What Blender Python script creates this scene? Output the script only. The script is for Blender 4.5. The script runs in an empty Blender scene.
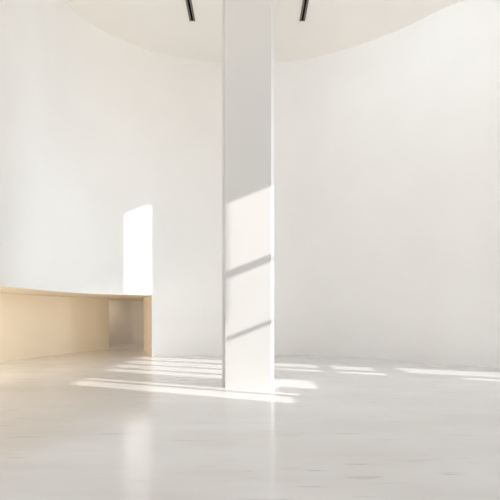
import bpy, bmesh, math
from mathutils import Vector

F, HZ = 350.0, 313.0           # focal length in pixels, horizon row of a 500 x 500 frame
EYE = 1.0
CEIL = EYE + 5.95
SOFFIT = EYE + 0.40
WX = 5.0                       # plane of the window wall
SUN = Vector((-1.0, 0.34, -0.40))

C = bpy.context.scene.collection
PI = math.pi


# ------------------------------------------------------------------ helpers
def at(px, Y):
    return ((px - 250.0) / F * Y, Y)


def obj(name, bm, m, parent=None, kind=None, smooth=False):
    bmesh.ops.recalc_face_normals(bm, faces=bm.faces[:]) if kind != 'raw' else None
    me = bpy.data.meshes.new(name)
    bm.to_mesh(me)
    bm.free()
    me.materials.append(m)
    if smooth:
        for p in me.polygons:
            p.use_smooth = True
    o = bpy.data.objects.new(name, me)
    C.objects.link(o)
    if parent is not None:
        o.parent = parent
    if kind and kind != 'raw':
        o['kind'] = kind
    return o


def box(bm, x0, x1, y0, y1, z0, z1):
    vs = [bm.verts.new((x, y, z)) for x in (x0, x1) for y in (y0, y1) for z in (z0, z1)]
    for f in ((0, 1, 3, 2), (4, 6, 7, 5), (0, 4, 5, 1), (2, 3, 7, 6), (0, 2, 6, 4), (1, 5, 7, 3)):
        bm.faces.new([vs[i] for i in f])


def prism_x(bm, poly, x0, x1):
    """polygon in (y, z), extruded from x0 to x1"""
    a = [bm.verts.new((x0, y, z)) for y, z in poly]
    b = [bm.verts.new((x1, y, z)) for y, z in poly]
    n = len(poly)
    bm.faces.new(a)
    bm.faces.new(b[::-1])
    for i in range(n):
        bm.faces.new((a[i], a[(i + 1) % n], b[(i + 1) % n], b[i]))


def prism_z(bm, poly, z0, z1):
    a = [bm.verts.new((x, y, z0)) for x, y in poly]
    b = [bm.verts.new((x, y, z1)) for x, y in poly]
    n = len(poly)
    bm.faces.new(a)
    bm.faces.new(b[::-1])
    for i in range(n):
        bm.faces.new((a[i], a[(i + 1) % n], b[(i + 1) % n], b[i]))


def spline(pts, n=14):
    """centripetal Catmull-Rom through plan points"""
    P = [Vector(p) for p in pts]
    P = [P[0] * 2 - P[1]] + P + [P[-1] * 2 - P[-2]]
    out = []
    for i in range(1, len(P) - 2):
        p0, p1, p2, p3 = P[i - 1:i + 3]
        t0 = 0
        t1 = t0 + (p1 - p0).length ** .5
        t2 = t1 + (p2 - p1).length ** .5
        t3 = t2 + (p3 - p2).length ** .5
        for k in range(n):
            t = t1 + (t2 - t1) * k / n
            A1 = p0 * ((t1 - t) / (t1 - t0)) + p1 * ((t - t0) / (t1 - t0))
            A2 = p1 * ((t2 - t) / (t2 - t1)) + p2 * ((t - t1) / (t2 - t1))
            A3 = p2 * ((t3 - t) / (t3 - t2)) + p3 * ((t - t2) / (t3 - t2))
            B1 = A1 * ((t2 - t) / (t2 - t0)) + A2 * ((t - t0) / (t2 - t0))
            B2 = A2 * ((t3 - t) / (t3 - t1)) + A3 * ((t - t1) / (t3 - t1))
            out.append(tuple(B1 * ((t2 - t) / (t2 - t1)) + B2 * ((t - t1) / (t2 - t1))))
    out.append(tuple(P[-2]))
    return out


def offset(path, d):
    """shift a plan path sideways (to its left when d > 0)"""
    res = []
    for i, p in enumerate(path):
        a = Vector(path[max(0, i - 1)])
        b = Vector(path[min(len(path) - 1, i + 1)])
        t = (b - a).normalized()
        res.append((p[0] - t.y * d, p[1] + t.x * d))
    return res


def ribbon(bm, path, z0, z1, thick):
    """solid wall along a plan path; thickness goes to the left of travel"""
    out = offset(path, thick)
    rows = []
    for p, q in zip(path, out):
        rows.append([bm.verts.new((p[0], p[1], z0)), bm.verts.new((p[0], p[1], z1)),
                     bm.verts.new((q[0], q[1], z1)), bm.verts.new((q[0], q[1], z0))])
    for r, s in zip(rows, rows[1:]):
        for i in range(4):
            j = (i + 1) % 4
            bm.faces.new((r[i], r[j], s[j], s[i]))
    bm.faces.new(rows[0])
    bm.faces.new(rows[-1][::-1])


# ------------------------------------------------------------------ materials
def plaster(name, col, rough=0.75, var=0.012):
    m = bpy.data.materials.new(name)
    m.use_nodes = True
    nt = m.node_tree
    b = nt.nodes['Principled BSDF']
    b.inputs['Roughness'].default_value = rough
    b.inputs['Specular IOR Level'].default_value = 0.25
    tc = nt.nodes.new('ShaderNodeTexCoord')
    nz = nt.nodes.new('ShaderNodeTexNoise')
    nz.inputs['Scale'].default_value = 1.3
    nz.inputs['Detail'].default_value = 5
    rp = nt.nodes.new('ShaderNodeValToRGB')
    rp.color_ramp.elements[0].position = 0.3
    rp.color_ramp.elements[1].position = 0.7
    rp.color_ramp.elements[0].color = (*[c * (1 - var) for c in col], 1)
    rp.color_ramp.elements[1].color = (*[min(1, c * (1 + var)) for c in col], 1)
    nt.links.new(tc.outputs['Object'], nz.inputs['Vector'])
    nt.links.new(nz.outputs['Fac'], rp.inputs['Fac'])
    nt.links.new(rp.outputs['Color'], b.inputs['Base Color'])
    fine = nt.nodes.new('ShaderNodeTexNoise')
    fine.inputs['Scale'].default_value = 60
    bump = nt.nodes.new('ShaderNodeBump')
    bump.inputs['Strength'].default_value = 0.03
    bump.inputs['Distance'].default_value = 0.01
    nt.links.new(tc.outputs['Object'], fine.inputs['Vector'])
    nt.links.new(fine.outputs['Fac'], bump.inputs['Height'])
    nt.links.new(bump.outputs['Normal'], b.inputs['Normal'])
    return m


def stone_floor():
    m = bpy.data.materials.new('pale_streaked_stone')
    m.use_nodes = True
    nt = m.node_tree
    N, L = nt.nodes, nt.links
    b = N['Principled BSDF']
    tc = N.new('ShaderNodeTexCoord')

    def noise(scale, stretch, detail=3, dist=0.0, loc=(0, 0, 0)):
        mp = N.new('ShaderNodeMapping')
        mp.inputs['Scale'].default_value = stretch
        mp.inputs['Location'].default_value = loc
        mp.inputs['Rotation'].default_value = (0, 0, -0.05)
        n = N.new('ShaderNodeTexNoise')
        n.inputs['Scale'].default_value = scale
        n.inputs['Detail'].default_value = detail
        n.inputs['Distortion'].default_value = dist
        L.new(tc.outputs['Object'], mp.inputs['Vector'])
        L.new(mp.outputs['Vector'], n.inputs['Vector'])
        return n.outputs['Fac']

    def ramp(fac, p0, p1):
        r = N.new('ShaderNodeMapRange')
        r.interpolation_type = 'SMOOTHSTEP'
        r.inputs['From Min'].default_value = p0
        r.inputs['From Max'].default_value = p1
        L.new(fac, r.inputs['Value'])
        return r.outputs['Result']

    def math_(op, a, c):
        q = N.new('ShaderNodeMath')
        q.operation = op
        for i, v in enumerate((a, c)):
            if isinstance(v, float):
                q.inputs[i].default_value = v
            else:
                L.new(v, q.inputs[i])
        return q.outputs[0]

    def mix(fac, a, c):
        x = N.new('ShaderNodeMix')
        x.data_type = 'RGBA'
        L.new(fac, x.inputs['Factor'])
        for s, v in (('A', a), ('B', c)):
            sock = [i for i in x.inputs if i.name == s and i.type == 'RGBA'][0]
            if isinstance(v, tuple):
                sock.default_value = v
            else:
                L.new(v, sock)
        return [o for o in x.outputs if o.type == 'RGBA'][0]

    cloud = noise(0.7, (1, 2.2, 1), 4)
    base = mix(ramp(cloud, 0.35, 0.65), FLOOR_A, FLOOR_B)
    # long fine veins, broken up by a broad mask
    s1 = ramp(noise(1.0, (1.3, 15, 1), 2, 0.3), 0.635, 0.74)
    s2 = ramp(noise(1.0, (2.4, 34, 1), 2, 0.2, (3, 7, 0)), 0.65, 0.75)
    soft = ramp(noise(1.0, (0.6, 6, 1), 3, 0.2, (5, 1, 0)), 0.5, 0.75)
    v = math_('MAXIMUM', math_('MULTIPLY', s1, 0.30), math_('MULTIPLY', s2, 0.36))
    v = math_('MAXIMUM', v, math_('MULTIPLY', soft, 0.07))
    col = mix(v, base, (0.36, 0.33, 0.30, 1))
    L.new(col, b.inputs['Base Color'])
    r = N.new('ShaderNodeMapRange')
    r.inputs['To Min'].default_value = 0.13
    r.inputs['To Max'].default_value = 0.19
    L.new(cloud, r.inputs['Value'])
    L.new(r.outputs['Result'], b.inputs['Roughness'])
    b.inputs['Specular IOR Level'].default_value = 0.5
    return m


FLOOR_A = (0.70, 0.693, 0.69, 1)
FLOOR_B = (0.74, 0.735, 0.738, 1)
M_WALL = plaster('warm_white_plaster', (0.862, 0.86, 0.854))
M_CEIL = plaster('cream_ceiling_paint', (0.92, 0.897, 0.86))
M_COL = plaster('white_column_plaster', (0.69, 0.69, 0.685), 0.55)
M_TAN = plaster('sand_coloured_plaster', (0.86, 0.765, 0.62))
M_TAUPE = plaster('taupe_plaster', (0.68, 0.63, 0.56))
M_FLOOR = stone_floor()


def plain(name, col, rough, metal=0.0):
    m = plaster(name, col, rough, 0.03)
    m.node_tree.nodes['Principled BSDF'].inputs['Metallic'].default_value = metal
    return m


M_GREY = plain('grey_metal_flange', (0.20, 0.185, 0.165), 0.5)
M_BLACK = plain('black_slot_paint', (0.003, 0.003, 0.003), 0.95)

# ------------------------------------------------------------------ plan
SPLIT = 152
left_pts = [(-3.60, -4.0), (-3.61, -1.0), (-3.62, 2.0), (-3.63, 3.8), at(0, 5.08), at(54, 6.38), at(83, 7.05), at(115, 7.55), at(SPLIT, 7.96)]
back_pts = [at(SPLIT, 7.96), at(207, 8.26), at(250, 8.33), at(300, 8.23), at(362, 7.74), at(408, 7.25), at(445, 6.82), at(500, 6.38), (WX, 5.62)]
full = spline(left_pts + back_pts[1:])
ki = min(range(len(full)), key=lambda i: (Vector(full[i]) - Vector(left_pts[-1])).length)
left_path, back_path = full[:ki + 1], full[ki:]

# floor
bm = bmesh.new()
box(bm, -7.0, 6.5, -4.5, 12.5, -0.2, 0.0)
obj('floor', bm, M_FLOOR, kind='structure')
# ceiling
bm = bmesh.new()
box(bm, -7.0, 6.5, -4.5, 12.5, CEIL, CEIL + 0.25)
obj('ceiling', bm, M_CEIL, kind='structure')
# left wall: floats above the long recess, full height behind the camera
bm = bmesh.new()
ribbon(bm, left_path, SOFFIT, CEIL, 0.10)
obj('wall_left', bm, M_WALL, kind='structure')
# back wall, floor to ceiling, sweeping round to the right
bm = bmesh.new()
ribbon(bm, back_path, 0.0, CEIL, 0.10)
obj('wall_back', bm, M_WALL, kind='structure')

# recess under the left wall
j0 = Vector(left_pts[-1])
j1 = Vector(at(143.5, 9.3))
panel_path = spline([(-5.45, -4.0), (-5.45, 1.5), (-5.4, 4.6), at(0, 7.05), at(54, 8.35), at(109, 9.75)], 10)
bm = bmesh.new()
ribbon(bm, panel_path, 0.0, SOFFIT, 0.12)
obj('wall_recess', bm, M_TAN, kind='structure')
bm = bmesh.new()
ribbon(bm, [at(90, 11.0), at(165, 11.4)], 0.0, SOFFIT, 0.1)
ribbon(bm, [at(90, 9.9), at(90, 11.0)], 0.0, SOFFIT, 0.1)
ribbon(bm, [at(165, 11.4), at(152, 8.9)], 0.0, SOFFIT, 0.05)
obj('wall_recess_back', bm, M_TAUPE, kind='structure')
bm = bmesh.new()
ribbon(bm, [tuple(j1), (j0.x - 0.004, j0.y + 0.01)], 0.0, SOFFIT, 0.1)
obj('trim_1', bm, M_TAN, kind='structure')
# soffit of the recess
bm = bmesh.new()
lp = offset(left_path, 0.012)
poly = lp + [at(160, 8.6), at(170, 11.6)] + [at(80, 11.2)] + [at(92, 9.9)] + offset(panel_path, 0.12)[::-1]
prism_z(bm, poly, SOFFIT + 0.001, SOFFIT + 0.12)
obj('trim_2', bm, M_TAN, kind='structure')


# ------------------------------------------------------------------ window wall on the right (unseen; openings shaped to cast the sun patches)
def wy(X, Y):
    return Y - 0.34 * (WX - X)


def wz(X, z):
    return z + 0.40 * (WX - X)


bm = bmesh.new()
T0, T1 = WX, WX + 0.05


def pier(y0, y1, z0=0.0, z1=CEIL):
    prism_x(bm, [(y0, z0), (y1, z0), (y1, z1), (y0, z1)], T0, T1)


HEAD = 3.02
# bays: (y0, y1, [(z0, z1) openings])
bays = [
    (2.32, 2.64, [(1.80, HEAD)]),
    (2.72, 2.845, [(1.76, HEAD)]),
    (2.845, 3.20, [(1.86, 2.76), (2.805, 3.59), (3.68, 4.60)]),
    (3.20, 3.76, [(1.64, HEAD)]),
    (3.90, 4.28, [(2.0, HEAD)]),
    (4.42, 4.62, [(2.0, HEAD)]),
    (4.62, 4.85, [(0.10, 0.72), (1.12, 1.42), (1.50, HEAD)]),
]
y = -4.0
for (y0, y1, ops) in bays:
    if y0 > y:
        pier(y, y0)
    z = 0.0
    for (z0, z1) in ops:
        pier(y0, y1, z, z0)
        z = z1
    pier(y0, y1, z, CEIL)
    y = y1
# last bay: low slot below, tall slit above with head and sill raked to shape the wall patch
p1, p2 = at(124, 7.67), at(151, 7.95)
b0, b1 = wy(*p1), wy(*p2)
pier(y, b0)
zl = lambda p, py, z=None: wz(p[0], EYE + (HZ - py) * p[1] / F)
s0, s1 = wz(p1[0], SOFFIT) + 0.05, wz(p2[0], SOFFIT) + 0.03
h0, h1 = zl(p1, 214), zl(p2, 202)
for z0, z1 in ((0.0, 0.10), (0.96, 1.12), (1.42, 1.50)):
    pier(b0, b1, z0, z1)
prism_x(bm, [(b0, HEAD), (b1, HEAD), (b1, s1), (b0, s0)], T0, T1)
prism_x(bm, [(b0, h0), (b1, h1), (b1, CEIL), (b0, CEIL)], T0, T1)
pier(b1, 5.60, 0.0, 0.10)
pier(b1, 5.60, 0.96, CEIL)
pier(5.60, 5.64)
obj('wall_right', bm, M_WALL, kind='structure')


# ------------------------------------------------------------------ column
def rounded(poly, r, n=4):
    out = []
    for i, p in enumerate(poly):
        p = Vector(p)
        a = (Vector(poly[i - 1]) - p).normalized()
        c = (Vector(poly[(i + 1) % len(poly)]) - p).normalized()
        for k in range(n + 1):
            t = k / n
            A, B = p + a * r, p + c * r
            out.append(tuple(A.lerp(p, t).lerp(p.lerp(B, t), t)))
    return out


xl, xr = at(225, 4.667)[0], at(271.3, 4.667)[0]
plan = [(xl, 4.667), (xr, 4.667), (at(274.0, 4.80)[0], 4.80), (at(274.0, 4.80)[0] - 0.01, 5.08), (at(222.2, 4.92)[0] + 0.01, 5.08), (at(222.2, 4.92)[0], 4.92)]
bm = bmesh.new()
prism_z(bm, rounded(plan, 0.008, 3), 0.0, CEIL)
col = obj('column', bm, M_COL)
col['kind'] = 'thing'
col['label'] = 'tall white square column standing floor to ceiling in front of curved wall'
col['category'] = 'column'


# ------------------------------------------------------------------ ceiling slots
def slot(X, Yend, length, label):
    root = bpy.data.objects.new('linear_ceiling_slot', None)
    C.objects.link(root)
    root.location = (X, Yend - length / 2, CEIL)
    root.scale = (1.2, 1, 1)
    root['kind'] = 'thing'
    root['label'] = label
    root['category'] = 'ceiling slot'
    root['group'] = 'linear slots in the ceiling'
    hl = length / 2
    bm = bmesh.new()
    box(bm, -0.017, 0.017, -hl + 0.012, hl - 0.012, -0.004, 0.0)
    obj('slot', bm, M_BLACK, root)
    for s in (-1, 1):
        bm = bmesh.new()
        a, c = sorted((s * 0.017, s * 0.048))
        # flange bevelled towards the slot
        prof = [(s * 0.017, -0.004), (s * 0.022, -0.016), (s * 0.046, -0.016), (s * 0.049, 0.0), (s * 0.017, 0.0)]
        A = [bm.verts.new((x, -hl, z)) for x, z in prof]
        B = [bm.verts.new((x, hl, z)) for x, z in prof]
        bm.faces.new(A)
        bm.faces.new(B[::-1])
        for i in range(5):
            bm.faces.new((A[i], A[(i + 1) % 5], B[(i + 1) % 5], B[i]))
        obj('flange', bm, M_GREY, root)
    for s in (-1, 1):
        bm = bmesh.new()
        a, c = sorted((s * hl, s * (hl - 0.012)))
        box(bm, -0.0165, 0.0165, a, c, -0.014, 0.0)
        obj('end_cap', bm, M_GREY, root)
    return root


slot(-1.172, 7.12, 3.0, 'slim black ceiling slot with grey edges left of the column')
slot(1.062, 7.12, 3.0, 'slim black ceiling slot with grey edges right of the column')

# ------------------------------------------------------------------ light
w = bpy.data.worlds.new('sky')
bpy.context.scene.world = w
w.use_nodes = True
nt = w.node_tree
bg = nt.nodes['Background']
tc = nt.nodes.new('ShaderNodeTexCoord')
sp = nt.nodes.new('ShaderNodeSeparateXYZ')
mr = nt.nodes.new('ShaderNodeMapRange')
mr.inputs['From Min'].default_value = -0.25
mr.inputs['From Max'].default_value = 0.35
rp = nt.nodes.new('ShaderNodeValToRGB')
rp.color_ramp.elements[0].color = (2.2, 2.06, 1.90, 1)
rp.color_ramp.elements[1].color = (0.80, 0.935, 1.09, 1)
nt.links.new(tc.outputs['Generated'], sp.inputs['Vector'])
nt.links.new(sp.outputs['Z'], mr.inputs['Value'])
nt.links.new(mr.outputs['Result'], rp.inputs['Fac'])
nt.links.new(rp.outputs['Color'], bg.inputs['Color'])
bg.inputs['Strength'].default_value = 0.71

sd = bpy.data.lights.new('sun', 'SUN')
sd.energy = 5.0
sd.angle = math.radians(0.55)
sd.color = (1.0, 0.96, 0.90)
so = bpy.data.objects.new('sun', sd)
C.objects.link(so)
so.rotation_euler = SUN.to_track_quat('-Z', 'Y').to_euler()
so.location = (12, -3, 9)


def lamp(name, loc, aim, sx, sy, watts, col, spread=180):
    d = bpy.data.lights.new(name, 'AREA')
    d.shape = 'RECTANGLE'
    d.size, d.size_y = sx, sy
    d.energy = watts
    d.color = col
    d.spread = math.radians(spread)
    o = bpy.data.objects.new(name, d)
    C.objects.link(o)
    o.location = loc
    o.rotation_euler = (Vector(aim) - Vector(loc)).to_track_quat('-Z', 'Y').to_euler()
    return o


lamp('fill_left_wall', (4.85, 5.05, 2.2), (-3.6, 5.5, 1.8), 1.5, 3.4, 33, (0.84, 0.93, 1.0), 80)  # unseen fill lamp added to brighten the left wall
lamp('fill_upper_right', (2.2, 4.5, 6.7), (3.8, 6.9, 5.0), 2.0, 0.5, 18, (0.80, 0.91, 1.0))  # added fill whitening the upper right wall, not a fitted washer
lamp('warm_fill_upper_left', (-2.2, 0.5, 4.2), (-2.9, 6.6, 6.9), 0.8, 0.8, 7, (1.0, 0.76, 0.48), 90)  # added warm fill tinting the upper left wall and ceiling
lamp('warm_fill_lower_right', (2.6, -1.0, 1.6), (4.4, 6.5, 1.5), 1.2, 1.2, 3.2, (1.0, 0.76, 0.50), 80)  # added warm fill, turns the lower right wall beige
lamp('fill_recess_panel', (-4.6, 3.8, 1.15), (-4.5, 9.0, 1.0), 0.9, 0.35, 21, (1.0, 0.93, 0.83), 110)  # added out-of-frame fill for the tan panel, stands in for bounce
lamp('fill_recess_back', (*at(96, 10.45), 1.34), (*at(112, 10.9), 0.2), 0.35, 0.35, 3.2, (1.0, 0.90, 0.76))  # added fill hidden behind the panel, lifts the recess back

# ------------------------------------------------------------------ camera
cd = bpy.data.cameras.new('camera')
cd.sensor_fit = 'HORIZONTAL'
cd.sensor_width = 36.0
cd.lens = F / 500.0 * 36.0
cd.shift_y = (HZ - 250.0) / 500.0
cd.clip_start = 0.05
co = bpy.data.objects.new('camera', cd)
C.objects.link(co)
co.location = (0, 0, EYE)
co.rotation_euler = (PI / 2, 0, 0)
sc = bpy.context.scene
sc.camera = co
sc.view_settings.view_transform = 'Standard'
sc.view_settings.look = 'None'
sc.view_settings.exposure = 0.17
sc.cycles.max_bounces = 16
sc.cycles.diffuse_bounces = 10
